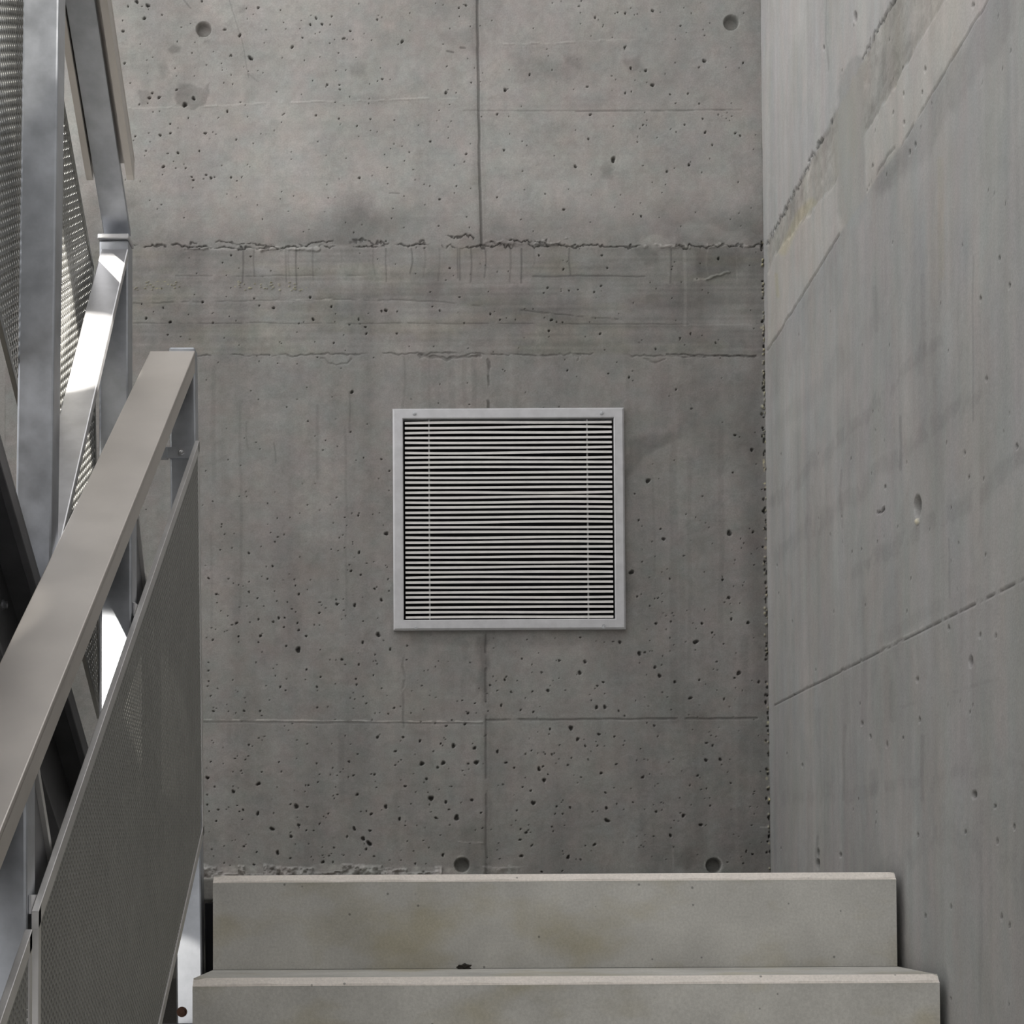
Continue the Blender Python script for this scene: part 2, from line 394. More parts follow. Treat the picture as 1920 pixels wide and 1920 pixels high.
def build_back_wall():
    x0, x1, z0, z1 = -1.10, XW, -0.06, 2.75
    dx = 0.0019
    nx = int((x1 - x0) / dx); nz = int((z1 - z0) / dx)
    xs = np.linspace(x0, x1, nx); zs = np.linspace(z0, z1, nz)
    X, Z = np.meshgrid(xs, zs, indexing='ij')
    U, V = proj(X, np.full_like(X, YB), Z)
    D = np.zeros_like(X)                                   # depth into the wall
    T = np.ones_like(X)                                    # tint
    C = np.ones(X.shape + (3,))

    def sl(u0, u1, v0, v1, m=6):
        a = at_y(u0 - m, v1 + m, YB); b = at_y(u1 + m, v0 - m, YB)
        i0 = max(0, int((a[0] - x0) / (x1 - x0) * nx) - 6); i1 = min(nx, int((b[0] - x0) / (x1 - x0) * nx) + 8)
        j0 = max(0, int((a[2] - z0) / (z1 - z0) * nz) - 6); j1 = min(nz, int((b[2] - z0) / (z1 - z0) * nz) + 8)
        return slice(i0, max(i0, i1)), slice(j0, max(j0, j1))

    # pours of different age: pale upper lift, darker band, lower lift
    w = fbm(X * 22, Z * 22, 3, 4) * 6
    low = sstep(456, 466, V + w * 0.8)
    band = low * (1 - sstep(660, 668, V + w * 0.3))
    base = 0.370 * (1 - low) + 0.272 * low
    base = base * (1 - 0.10 * band)
    # cloudy tone, vertical wash and horizontal board marks
    T *= 1 + 0.20 * fbm(X * 3.1, Z * 3.1, 21, 5) + 0.10 * fbm(X * 14, Z * 12, 31, 4)
    T *= 1 + low * 0.16 * fbm(X * 16, Z * 1.3, 41, 4) + 0.05 * fbm(X * 46, Z * 1.6, 43, 3)
    T *= 1 + band * (0.20 * vnoise(X * 3.5, Z * 150, 51) + 0.26 * fbm(X * 5, Z * 17, 53, 4)) + 0.04 * vnoise(X * 3, Z * 120, 55)
    # damp darkening stain above the construction joint
    T *= 1 - 0.34 * sstep(360, 455, V + fbm(X * 6, Z * 4, 61, 4) * 70) * (1 - low) * (0.7 + 0.6 * sstep(-0.2, 0.4, fbm(X * 5, Z * 5, 65, 3)))
    T *= 1 - 0.10 * (1 - low) * sstep(850, 1300, U)  # upper lift gradually darker to the right
    T *= 1 - 0.10 * sstep(600, 1100, U + 40 * w * 0.1) * low * (0.4 + 0.6 * sstep(0, 0.3, fbm(X * 3, Z * 2, 67, 3) + 0.15))  # lower lifts unevenly darker to the right
    # darker strip beside the corner
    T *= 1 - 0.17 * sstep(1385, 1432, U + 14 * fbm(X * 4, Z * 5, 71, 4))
    T *= 1 + 0.10 * fbm(X * 75, Z * 75, 57, 3) + 0.06 * fbm(X * 28, Z * 28, 59, 3)
    hue = fbm(X * 26, Z * 26, 77, 4)
    C[..., 0] *= 1 + 0.07 * hue; C[..., 2] *= 1 + 0.03 * fbm(X * 18, Z * 18, 79, 3)
    C[..., 2] *= 1 - 0.05 * band * sstep(-0.1, 0.4, fbm(X * 6, Z * 20, 73, 4))
    C[..., 0] *= 1 + 0.03 * fbm(X * 5, Z * 5, 75, 3)

    def blot(pts, k, soft=6, amp=9, f=30):
        us = [p[0] for p in pts]; vs = [p[1] for p in pts]
        s = sl(min(us), max(us), min(vs), max(vs), 16)
        Ux, Vx = U[s], V[s]
        wob = fbm(X[s] * f, Z[s] * f, 81 + int(us[0]) % 50, 3) * amp
        mk = poly_mask(Ux + wob, Vx + wob * 0.7, pts, soft)
        T[s] *= 1 - k * mk

    blot([(331, 155), (360, 158), (378, 163), (396, 156), (393, 178), (382, 196), (362, 205), (345, 200), (333, 196), (330, 176)], 0.25, 3)
    blot([(263, 172), (275, 168), (286, 182), (280, 196), (264, 198)], 0.22, 3)
    blot([(310, 90), (322, 82), (334, 84), (333, 95), (318, 98)], 0.3, 3)
    blot([(297, 122), (312, 122), (316, 134), (306, 146), (298, 134)], 0.18, 4)
    blot([(655, 124), (690, 118), (686, 140), (660, 144)], 0.16, 5)
    blot([(655, 180), (740, 178), (738, 196), (670, 194)], 0.14, 6)
    blot([(447, 12), (458, 10), (462, 22), (450, 26)], 0.2, 3)
    blot([(380, 74), (394, 72), (390, 80), (379, 80)], 0.2, 3)
    blot([(700, 62), (735, 55), (730, 90), (705, 92)], 0.10, 6)
    blot([(820, 60), (890, 55), (892, 100), (830, 80)], 0.12, 8)
    blot([(955, 100), (1050, 118), (1100, 125), (1060, 145), (970, 150)], 0.14, 12)
    blot([(1052, 100), (1090, 105), (1085, 128), (1060, 118)], 0.16, 6)
    blot([(1165, 112), (1205, 108), (1208, 132), (1180, 136)], 0.22, 5)
    blot([(930, 310), (985, 318), (975, 340), (935, 335)], 0.10, 10)
    blot([(1123, 312), (1145, 305), (1146, 335), (1128, 336)], 0.22, 5)
    blot([(1060, 180), (1150, 180), (1150, 206), (1065, 202)], 0.10, 10)
    blot([(1172, 826), (1260, 806), (1278, 795), (1275, 822), (1230, 840), (1196, 868), (1180, 900), (1174, 950)], 0.24, 7, 16, 16)
    blot([(1172, 1070), (1185, 1074), (1196, 1100), (1180, 1130), (1173, 1120)], 0.16, 6)
    blot([(1192, 466), (1232, 466), (1230, 495), (1204, 495)], 0.22, 6)
    blot([(1305, 466), (1395, 466), (1392, 510), (1345, 520), (1300, 518)], 0.22, 8)
    blot([(1310, 612), (1400, 612), (1398, 650), (1330, 655), (1290, 640)], 0.12, 8)
    blot([(870, 545), (1080, 548), (1120, 585), (960, 590), (860, 570)], 0.12, 10)
    blot([(600, 548), (870, 545), (880, 566), (620, 560)], 0.13, 8)
    blot([(480, 1195), (580, 1195), (575, 1240), (490, 1250)], 0.05, 14)
    blot([(770, 1186), (1165, 1186), (1170, 1205), (1000, 1212), (775, 1208)], 0.14, 6)
    blot([(895, 1195), (915, 1195), (912, 1300), (898, 1295)], 0.22, 6)
    blot([(885, 1535), (912, 1535), (912, 1636), (860, 1636), (872, 1580)], 0.12, 8)
    blot([(1265, 1600), (1300, 1590), (1306, 1620), (1280, 1630), (1266, 1622)], 0.22, 6)
    blot([(1385, 700), (1425, 690), (1436, 1200), (1400, 1200)], 0.10, 14)
    blot([(1225, 715), (1420, 690), (1420, 860), (1330, 860)], 0.10, 24)

    # ---- joints and cracks
    def crack(pts, wdt, dark, depth, amp=3.0, f=60, gap=None, seed=5):
        us = [p[0] for p in pts]; vs = [p[1] for p in pts]
        s = sl(min(us), max(us), min(vs), max(vs), 14)
        a = fbm(X[s] * f, Z[s] * f, seed, 3) * amp * 2
        b = fbm(X[s] * f, Z[s] * f, seed + 9, 3) * amp * 2
        d = line_dist(U[s], V[s], pts, (a, b))
        mk = 1 - sstep(wdt * 0.45, wdt, d)
        if gap is not None:
            mk = mk * sstep(gap - 0.12, gap + 0.12, fbm(X[s] * 26, Z[s] * 26, seed + 21, 3) + 0.0)
        T[s] *= 1 - dark * mk
        D[s] += depth * mk

    crack([(895, 0), (897, 120), (899, 300), (903, 460)], 3.2, 0.42, 0.003, 0.8, 20)
    crack([(895, 0), (897, 120), (899, 300), (903, 460)], 14, 0.10, 0, 4, 20)
    crack([(916, 675), (917, 768)], 3.5, 0.38, 0.003, 2, 40, 0.0)
    crack([(911, 1190), (912, 1640)], 3, 0.25, 0.002, 1, 20, -0.15)
    crack([(911, 1190), (912, 1640)], 11, 0.10, 0, 4, 20)
    crack([(805, 672), (805, 768)], 3, 0.08, 0, 2)
    crack([(757, 1200), (757, 1365)], 3, 0.2, 0.001, 2, 30, -0.1)
    crack([(250, 463), (345, 461), (450, 466), (560, 463), (700, 461), (850, 462), (1060, 461), (1200, 463), (1430, 460)], 1.9, 0.5, 0.004, 4.0, 70, -0.14, 5)
    crack([(345, 468), (450, 467), (560, 468), (600, 466)], 3.5, -0.25, -0.004, 3, 50, -0.2, 15)
    crack([(360, 456), (450, 460), (560, 458), (640, 452), (745, 455), (800, 452)], 2.0, 0.4, 0.004, 6, 60, 0.06, 25)
    crack([(835, 440), (880, 446), (905, 455), (960, 452), (1060, 458)], 2.0, 0.45, 0.005, 6, 60, 0.06, 35)
    crack([(900, 456), (1000, 452), (1060, 455)], 6, -0.12, -0.005, 6, 50, -0.1, 36)
    crack([(1210, 462), (1300, 461), (1430, 462)], 4.5, -0.35, -0.004, 3, 60, 0.0, 45)
    crack([(1210, 452), (1260, 450)], 12, -0.16, 0, 6, 30, None, 46)
    crack([(1285, 430), (1430, 452)], 16, -0.13, 0, 8, 20, None, 47)
    crack([(1300, 525), (1325, 522), (1345, 514), (1365, 512)], 2.6, -0.35, -0.004, 2, 60, None, 48)
    crack([(370, 667), (560, 666), (700, 663), (860, 663), (1000, 667), (1130, 663), (1250, 668), (1420, 668)], 1.8, 0.28, 0.002, 2.6, 50, -0.05, 55)
    crack([(1250, 665), (1420, 668)], 1.8, 0.22, 0.003, 1.6, 50, None, 56)
    crack([(600, 672), (620, 680), (650, 683), (660, 672)], 2.4, 0.15, 0.0015, 3, 60, None, 57)
    crack([(1050, 662), (1085, 666), (1080, 674)], 2.4, 0.15, 0.0015, 3, 60, None, 58)
    crack([(1210, 672), (1228, 682), (1246, 672)], 2.4, 0.15, 0.0015, 2, 60, None, 59)
    crack([(785, 668), (830, 672), (900, 668)], 4.0, 0.2, 0.003, 3, 60, None, 60)
    crack([(250, 606), (420, 606), (830, 607), (1290, 608)], 1.4, 0.2, 0.001, 0.8, 20, -0.2, 65)
    crack([(1290, 609), (1405, 608)], 2.0, -0.18, 0, 0.8, 20, None, 66)
    crack([(250, 568), (420, 566), (620, 561), (830, 566), (960, 580), (1110, 596), (1160, 598)], 2.0, 0.22, 0.001, 1.5, 20, -0.1, 75)
    crack([(520, 563), (620, 561)], 2.0, -0.25, 0, 1, 20, None, 76)
    crack([(1000, 518), (1210, 518)], 2.0, 0.25, 0.001, 1.5, 20, None, 77)
    crack([(330, 518), (400, 518), (700, 516)], 1.8, 0.14, 0.001, 1.5, 20, -0.1, 78)
    crack([(870, 534), (980, 534)], 2, -0.1, 0, 1, 20, None, 79)
    crack([(240, 203), (400, 198), (520, 192), (690, 188), (865, 184)], 2.2, -0.16, -0.001, 0.8, 20, -0.2, 85)
    crack([(870, 208), (1040, 208), (1390, 206)], 1.8, 0.10, 0.001, 0.5, 20, None, 86)
    crack([(1080, 209), (1200, 209), (1390, 206)], 1.8, 0.2, 0.001, 0.5, 20, -0.1, 87)
    crack([(945, 83), (1050, 80), (1140, 75), (1240, 75)], 2.4, -0.12, -0.001, 1, 20, -0.1, 88)
    crack([(430, 0), (455, 80), (466, 145)], 1.3, 0.22, 0, 0.6, 20, None, 89)
    crack([(466, 138), (484, 152)], 2, 0.16, 0, 1, 20, None, 90)
    crack([(345, 0), (358, 16)], 1.6, 0.3, 0, 0.6, 20, None, 91)
    crack([(383, 1350), (560, 1351), (905, 1353)], 1.4, -0.8, -0.001, 0.8, 20, -0.28, 95)
    crack([(383, 1354), (560, 1355), (905, 1357)], 2.4, 0.18, 0.001, 0.8, 20, None, 96)
    crack([(912, 1350), (1060, 1349), (1300, 1348), (1420, 1347)], 2.6, 0.28, 0.002, 1, 20, -0.25, 97)
    crack([(1160, 1350), (1285, 1348)], 1.4, -0.3, 0, 1, 20, 0.05, 98)
    crack([(1426, 1551), (1443, 1551)], 2.2, -0.5, 0, 0.8, 20, None, 99)
    crack([(905, 1580), (860, 1578)], 2, -0.3, -0.001, 1, 20, None, 100)
    crack([(1262, 1575), (1262, 1630)], 2.2, -0.2, 0, 1, 20, -0.1, 101)
    crack([(864, 73 + 16), (872, 90)], 2.4, 0.4, 0.001, 0.6, 20, None, 102)
    crack([(838, 96), (850, 98)], 2.4, 0.4, 0.001, 0.6, 20, None, 103)
    crack([(730, 362), (748, 362)], 1.8, 0.3, 0.001, 0.6, 20, None, 104)
    # water runs below the joint
    for u, v1, k in [(455, 530, .35), (476, 518, .25), (536, 528, .2), (541, 520, .15), (555, 533, .35), (586, 525, .2), (723, 528, .28), (771, 512, .35), (795, 520, .15), (823, 525, .15), (862, 525, .28), (858, 520, .25), (883, 528, .32), (910, 520, .3), (957, 528, .22), (978, 530, .35), (1068, 515, .28), (1258, 530, .3), (1002, 500, .12), (640, 500, .1), (700, 515, .15)]:
        dj = random.uniform(-6, 6)
        crack([(u, 466), (u + dj * 0.3, 490), (u - dj * 0.4, v1)], 2.3, k, 0, 0.9, 12, None, 111)
    for u, a, b, wd, k in [(1284, 456, 610, 4, -.22), (1326, 468, 520, 2, -.15), (1380, 475, 530, 2.5, -.12), (594, 760, 895, 4, .14), (655, 735, 812, 2.6, .18), (647, 800, 1160, 3, .10), (450, 760, 1150, 3.5, .10), (400, 690, 900, 6, .10), (512, 830, 870, 2.4, .2), (463, 790, 840, 2.6, .14), (845, 675, 768, 8, .10), (870, 675, 768, 6, .12), (890, 675, 768, 6, .12), (755, 670, 768, 3, .12), (960, 680, 768, 9, -.05), (1265, 830, 1350, 10, .13), (1290, 850, 1300, 5, .08), (1352, 800, 1200, 7, .10), (1225, 900, 1080, 3, .08), (1277, 1000, 1340, 8, .08), (1310, 1360, 1620, 12, .07), (1395, 1200, 1640, 12, .08), (397, 1000, 1180, 3, .08), (640, 1370, 1500, 8, .06), (745, 1355, 1640, 9, .05), (870, 1205, 1400, 6, .06), (1205, 1350, 1600, 14, .05), (805, 1355, 1440, 5, .07), (520, 1200, 1260, 7, .06), (430, 1360, 1390, 6, .08)]:
        crack([(u, a), (u + random.uniform(-3, 3), (a + b) / 2), (u + random.uniform(-3, 3), b)], wd, k, 0, 2.4, 7, None, 121 + int(u) % 40)
    # crumbs of yellow foam and lime left in the pour
    for _ in range(60):
        u = random.choice([random.uniform(250, 340), random.uniform(430, 580)]); v = random.uniform(527, 545)
        s = sl(u, u, v, v, 6)
        d = np.hypot((U[s] - u) / random.uniform(1.2, 2.6), (V[s] - v) / random.uniform(0.7, 1.4))
        mk = 1 - sstep(0.5, 1.2, d)
        C[s] *= 1 + mk[..., None] * np.array([0.45, 0.42, 0.05]); D[s] -= 0.003 * mk
    for _ in range(210):
        v = random.uniform(640, 1640) if random.random() < 0.8 else random.uniform(440, 660)
        uc = proj(XW, YB, at_y(1436, v, YB)[2])[0]
        u = uc - abs(random.gauss(2, 2.5))
        s = sl(u, u, v, v, 8)
        d = np.hypot((U[s] - u) / random.uniform(1.4, 3), (V[s] - v) / random.uniform(1.4, 4))
        mk = 1 - sstep(0.5, 1.1, d)
        if random.random() < 0.55:
            C[s] *= 1 + mk[..., None] * np.array([0.7, 0.66, 0.35]); D[s] -= 0.005 * mk
        else:
            T[s] *= 1 - 0.6 * mk; D[s] += 0.006 * mk
    # rough mortar ledge at the foot of the wall
    s = sl(383, 1000, 1600, 1640, 4)
    r = fbm(X[s] * 60, Z[s] * 60, 201, 4)
    top = 1623 + 7 * fbm(X[s] * 30, Z[s] * 2, 203, 3)
    mk = sstep(top - 2, top + 3, V[s]) * (1 - sstep(850, 905, U[s]) * 0.7) * (1 - sstep(950, 1000, U[s]))
    D[s] -= mk * (0.010 + 0.018 * r)
    T[s] *= 1 + mk * (0.22 + 0.5 * r)
    s = sl(540, 800, 1612, 1630, 4)

    # ---- air holes: real recesses, with shade and dirt painted into the tint
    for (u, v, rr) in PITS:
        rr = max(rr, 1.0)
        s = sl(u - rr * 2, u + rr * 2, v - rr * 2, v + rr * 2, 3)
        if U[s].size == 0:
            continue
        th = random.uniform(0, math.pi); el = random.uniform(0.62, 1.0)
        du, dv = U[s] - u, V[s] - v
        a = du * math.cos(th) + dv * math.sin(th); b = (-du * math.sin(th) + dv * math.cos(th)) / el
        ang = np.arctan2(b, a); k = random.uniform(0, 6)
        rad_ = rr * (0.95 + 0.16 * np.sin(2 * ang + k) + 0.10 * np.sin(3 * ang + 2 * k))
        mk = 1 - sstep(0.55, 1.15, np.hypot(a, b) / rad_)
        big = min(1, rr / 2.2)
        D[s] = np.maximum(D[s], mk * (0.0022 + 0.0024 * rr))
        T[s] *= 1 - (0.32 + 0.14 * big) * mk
    # ---- formwork tie holes (cone recess with a plug)
    for (u, v, rr, k) in [(382, 55, 14, 0.75), (1371, 42, 14, 0.75), (866, 1622, 14, 0.5), (1338, 1623, 14, 0.5)]:
        s = sl(u - 22, u + 22, v - 22, v + 22)
        d = np.hypot(U[s] - u, V[s] - v) / rr
        mk = 1 - sstep(0.86, 1.08, d)
        D[s] = np.maximum(D[s], mk * 0.022 * np.clip(1.9 - 1.1 * d, 0.3, 1.0) / 1.0)
        if k < 0.6:
            T[s] *= 1 - 0.30 * mk
            ring = (1 - sstep(0.10, 0.28, abs(d - 1.12))) * (fbm(X[s] * 50, Z[s] * 50, 301, 2) > 0.0)
            T[s] *= 1 + 0.35 * ring
        else:
            T[s] *= 1 - 0.12 * mk
    D += 0.0008 * fbm(X * 60, Z * 60, 401, 3) + 0.002 * fbm(X * 7, Z * 7, 405, 3)
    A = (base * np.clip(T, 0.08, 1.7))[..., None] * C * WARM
    Y = YB + D
    Y[:, 0] = YB; Y[:, -1] = YB; Y[0, :] = YB; Y[-1, :] = YB
    P = np.stack([X, Y, Z], -1)
    cx = (X[:-1, :-1] + X[1:, 1:]) / 2; cz = (Z[:-1, :-1] + Z[1:, 1:]) / 2
    skip = (cx > VX0 + 0.022) & (cx < VX1 - 0.022) & (cz > VZ0 + 0.022) & (cz < VZ1 - 0.022)
    a_up = tuple(0.355 * WARM); a_lo = tuple(0.27 * WARM)
    q = lambda a0, a1, b0, b1, al: ([(a0, YB, b0), (a0, YB, b1), (a1, YB, b1), (a1, YB, b0)], al)
    extra = [q(XL, x0, ZF, z0, a_lo), q(XL, x0, z0, 1.59, a_lo), q(XL, x0, 1.59, ZT, a_up), q(x0, x1, z1, ZT, a_up), q(x0, x1, ZF, z0, a_lo)]
    extra += box_quads(XL, XW, YB + 0.16, YB + 0.3, ZF, ZT, a_lo)
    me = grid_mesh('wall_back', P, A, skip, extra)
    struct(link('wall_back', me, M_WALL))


# ------------------------------------------------------------------ RIGHT WALL
def build_right_wall():
    y0, y1, z0, z1 = 1.0, YB, -0.6, 2.75
    d_ = 0.0032
    ny = int((y1 - y0) / d_); nz = int((z1 - z0) / d_)
    ys = np.linspace(y1, y0, ny); zs = np.linspace(z0, z1, nz)
    Yg, Z = np.meshgrid(ys, zs, indexing='ij')
    U, V = proj(np.full_like(Yg, XW), Yg, Z)
    D = np.zeros_like(Yg); T = np.ones_like(Yg); C = np.ones(Yg.shape + (3,))
    base = 0.405
    T *= 1 + 0.12 * fbm(Yg * 2.6, Z * 2.6, 521, 5) + 0.12 * fbm(Yg * 15, Z * 1.2, 531, 4) + 0.06 * fbm(Yg * 50, Z * 2.2, 533, 3)
    T *= 1 + 0.06 * fbm(Yg * 16, Z * 14, 535, 4)
    T *= 1 - 0.06 * sstep(-0.1, 0.3, fbm(Yg * 3, Z * 2, 541, 3))
    T *= 1 + 0.05 * fbm(Yg * 60, Z * 40, 545, 3)
    C[..., 0] *= 1 + 0.06 * fbm(Yg * 20, Z * 9, 547, 4); C[..., 2] *= 1 + 0.04 * fbm(Yg * 12, Z * 6, 549, 3)

    def band(pts, k, soft=4, amp=6, f=26, depth=0.0, col=None):
        wob = fbm(Yg * f, Z * f, 551 + int(pts[0][0]) % 60, 3) * amp
        mk = poly_mask(U + wob, V + wob * 0.8, pts, soft)
        nonlocal T, D, C
        T = T * (1 - k * mk)
        D = D + depth * mk
        if col is not None:
            C = C * (1 + mk[..., None] * np.array(col))
        return mk

    # upper lift a little paler
    band([(1400, -2460), (1400, 480), (1437, 458), (1675, 0), (2957, -2460)], -0.14, 3, 3)
    # rough strip under the joint, smooth pale board strip, grey wall below
    mk = band([(1437, 459), (1556, 233), (1675, 0), (2957, -2460), (3197, -2460), (1771, 0), (1689, 141), (1625, 247), (1563, 349), (1456, 472), (1438, 512)], 0.07, 3, 5, 30, 0.003, (0.02, 0.0, -0.05))
    T *= 1 + mk * (0.16 * fbm(Yg * 30, Z * 40, 561, 4) + 0.24 * fbm(Yg * 9, Z * 12, 565, 4))
    D += mk * 0.002 * fbm(Yg * 50, Z * 60, 563, 4)
    band([(1438, 512), (1456, 472), (1563, 349), (1625, 247), (1771, 0), (3197, -2460), (3400, -2460), (1852, 0), (1690, 270), (1574, 440), (1512, 540), (1439, 657)], -0.15, 2, 2, 20, 0.0, (0.03, 0.005, -0.025))
    # damp patch right of / below the strip
    band([(1690, 270), (1852, 0), (1900, -60), (1900, 60), (1800, 190), (1700, 330), (1640, 370), (1635, 340)], 0.12, 9, 14, 16)
    band([(1636, 330), (1690, 262), (1706, 282), (1668, 350), (1645, 365)], 0.10, 6, 10)
    # repair patch crossing the strip
    mp = band([(1569, 215), (1576, 140), (1592, 118), (1606, 104), (1622, 110), (1618, 220), (1622, 300), (1628, 380), (1610, 424), (1586, 428), (1573, 400), (1568, 300)], 0.0, 4, 6, 20, 0, (-0.02, 0.0, 0.0))
    T = T * (1 - mp) + mp * (0.92 + 0.10 * fbm(Yg * 12, Z * 4, 571, 4)); D = D * (1 - mp)
    band([(1570, 430), (1600, 430), (1560, 520), (1530, 560), (1500, 580)], 0.07, 8, 10)
    band([(1440, 650), (1500, 560), (1560, 480), (1580, 520), (1500, 680), (1440, 760)], 0.07, 14, 16)
    # pale vertical flare near the top of the corner
    band([(1450, 0), (1520, -60), (1500, 60), (1470, 120), (1448, 200)], -0.09, 12, 10)

    def stripe(pts, w, k, f=18, seed=3, gap=None, depth=0, amp=2.0):
        nonlocal T, D
        a = fbm(Yg * f, Z * f, 600 + seed, 3) * amp * 2; b = fbm(Yg * f, Z * f, 620 + seed, 3) * amp * 2
        d = line_dist(U, V, pts, (a, b))
        mk = 1 - sstep(w * 0.4, w, d)
        if gap is not None:
            mk = mk * sstep(gap - 0.15, gap + 0.15, fbm(Yg * 22, Z * 22, 640 + seed, 3))
        T = T * (1 - k * mk); D = D + depth * mk

    # the ragged joint
    stripe([(1437, 459), (1470, 396), (1556, 233), (1562, 222)], 1.9, 0.6, 90, 1, -0.22, 0.004, 3)
    stripe([(1516, 303), (1522, 292), (1540, 262)], 3.0, 0.6, 90, 2, -0.1, 0.006, 3)
    stripe([(1616, 112), (1640, 62), (1675, 0), (2957, -2460)], 1.9, 0.6, 90, 3, -0.25, 0.004, 3)
    stripe([(1690, 270), (1760, 155), (1852, 0), (3400, -2460)], 2.0, 0.28, 40, 4, -0.1, 0.002, 1.5)
    stripe([(1630, 350), (1664, 290), (1690, 268)], 2.6, 0.22, 40, 5, -0.1, 0.002, 2)
    stripe([(1439, 657), (1512, 540), (1574, 440)], 2.4, 0.22, 40, 6, None, 0.003, 1)
    stripe([(1502, 352), (1512, 330), (1520, 300)], 5, -0.15, 40, 16, None, 0, 3)
    stripe([(1498, 420), (1508, 360)], 4, -0.12, 40, 17, None, 0, 3)
    # tight board joint lower down
    stripe([(1452, 1322), (1640, 1226), (1760, 1166), (1920, 1085), (2100, 990), (4000, 31)], 2.0, 0.45, 30, 7, None, 0.003, 0.8)
    stripe([(1660, 1212), (1735, 1176)], 4, -0.25, 30, 8, None, 0, 1)
    band([(1440, 1328), (1640, 1226), (1760, 1166), (1920, 1085), (4000, 31), (4000, 6000), (1440, 6000)], 0.05, 3, 2)  # albedo below the joint lowered to stand in for shading
    # soft diagonal damp bands left by the boards
    stripe([(1450, 944), (1560, 838), (1678, 719), (1760, 640)], 15, 0.11, 12, 9, -0.28, 0, 6)
    stripe([(1460, 1040), (1600, 930), (1740, 800), (1830, 745)], 20, 0.10, 12, 10, -0.25, 0, 8)
    stripe([(1600, 1075), (1700, 1010), (1800, 950), (1920, 850)], 20, 0.11, 12, 11, -0.25, 0, 8)
    stripe([(1450, 810), (1560, 700), (1640, 600)], 20, 0.06, 12, 12, -0.2, 0, 10)
    stripe([(1660, 1192), (1740, 1150), (1830, 1110)], 16, 0.07, 12, 13, None, 0, 6)
    stripe([(1690, 1325), (1780, 1300), (1900, 1262)], 4, 0.08, 12, 14, -0.1, 0, 3)
    stripe([(1470, 1500), (1640, 1478), (1920, 1440)], 18, 0.07, 9, 15, -0.15, 0, 12)
    stripe([(1660, 1640), (1780, 1560), (1920, 1640)], 26, 0.07, 9, 18, -0.15, 0, 12)
    # upright marks
    for u, a, b, w_, k in [(1551, 0, 130, 2.2, .16), (1825, 480, 790, 2.4, .16), (1838, 700, 1000, 5, .06), (1690, 780, 880, 3.5, .18), (1578, 880, 990, 2.6, .14), (1781, 1010, 1120, 2.4, .14), (1582, 1360, 1500, 4, .12), (1728, 1380, 1500, 5, .12), (1672, 1280, 1350, 9, .08), (1640, 1450, 1490, 11, .10), (1880, 300, 900, 14, .05), (1840, 1500, 1900, 4, .06), (1760, 400, 600, 6, .07), (1440, 0, 440, 4, -.06), (1730, 520, 700, 9, .07), (1640, 540, 620, 7, .10), (1662, 560, 580, 7, -.08), (1533, 1570, 1630, 4, .2), (1450, 930, 1320, 8, .04), (1535, 1330, 1400, 6, .07), (1622, 1120, 1350, 9, .06)]:
        stripe([(u, a), (u + random.uniform(-2, 2), (a + b) / 2), (u + random.uniform(-2, 2), b)], w_, k, 10, int(u) % 17, None, 0, 2)
    # ochre run on the upper part
    d = line_dist(U, V, [(1762, 300), (1766, 520)], None); C *= 1 + (1 - sstep(2, 9, d))[..., None] * np.array([0.02, -0.005, -0.06])
    d = line_dist(U, V, [(1455, 515), (1458, 555)], None); C *= 1 + (1 - sstep(1, 5, d))[..., None] * np.array([0.0, -0.03, -0.14])
    d = line_dist(U, V, [(1468, 470), (1500, 400), (1520, 380)], None); C *= 1 + (1 - sstep(3, 14, d))[..., None] * np.array([0.05, 0.02, -0.12])

    RP = [(1604, 32, 3, 9), (1545, 90, 2, 4), (1824, 10, 3, 3), (1690, 128, 2, 2), (1734, 130, 2, 4), (1693, 176, 1.6, 3), (1728, 174, 1.6, 3), (1674, 212, 1.6, 2.4), (1694, 230, 2, 3), (1637, 311, 1.6, 2.4), (1716, 272, 2, 4), (1705, 286, 2, 4), (1875, 485, 1.8, 3), (1893, 536, 1.6, 3), (1839, 560, 2, 3), (1850, 711, 2, 3), (1894, 537, 1.5, 3), (1816, 895, 1.6, 3), (1809, 850, 1.6, 3), (1660, 913, 1.6, 3), (1908, 838, 2.5, 4), (1779, 1178, 2, 3), (1837, 1191, 2, 4), (1867, 1192, 2, 3), (1820, 1241, 4, 9), (1720, 1274, 2.6, 4), (1616, 1357, 2.4, 3), (1632, 1382, 2.2, 3), (1663, 1397, 1.8, 5), (1724, 1350, 2, 4), (1504, 1435, 1.8, 3), (1865, 1512, 1.6, 3), (1827, 1490, 5, 6), (1576, 1603, 2.4, 4), (1534, 1620, 3.5, 9), (1534, 1600, 2.4, 8), (1721, 1566, 2, 3), (1866, 1512, 2, 3), (1901, 1551, 2, 4), (1870, 1578, 2, 4), (1878, 1719, 2, 5), (1893, 1736, 2, 4), (1784, 1700, 2, 3), (1735, 1718, 1.8, 4), (1812, 1560, 1.8, 3)]
    for _ in range(90):
        RP.append((random.uniform(1450, 1915), random.uniform(20, 1900), random.uniform(0.7, 1.2), random.uniform(1, 2.2)))
    for (u, v, ru, rv) in RP:
        dd = np.hypot((U - u) / max(ru, 1.0), (V - v) / max(rv, 1.3))
        mk = 1 - sstep(0.6, 1.25, dd)
        T *= 1 - 0.5 * mk; D += mk * (0.003 + 0.001 * rv)  # pits have real depth, with their shade also painted into the tint
    # sickle chip and tie hole
    stripe([(1646, 961), (1653, 960), (1658, 953)], 2.4, 0.7, 10, 5, None, 0.004, 0.2)
    dd = np.hypot((U - 1720) / 6.6, (V - 950) / 20.0); mk = 1 - sstep(0.8, 1.08, dd)
    D = np.maximum(D, mk * 0.03); T *= 1 - 0.35 * mk
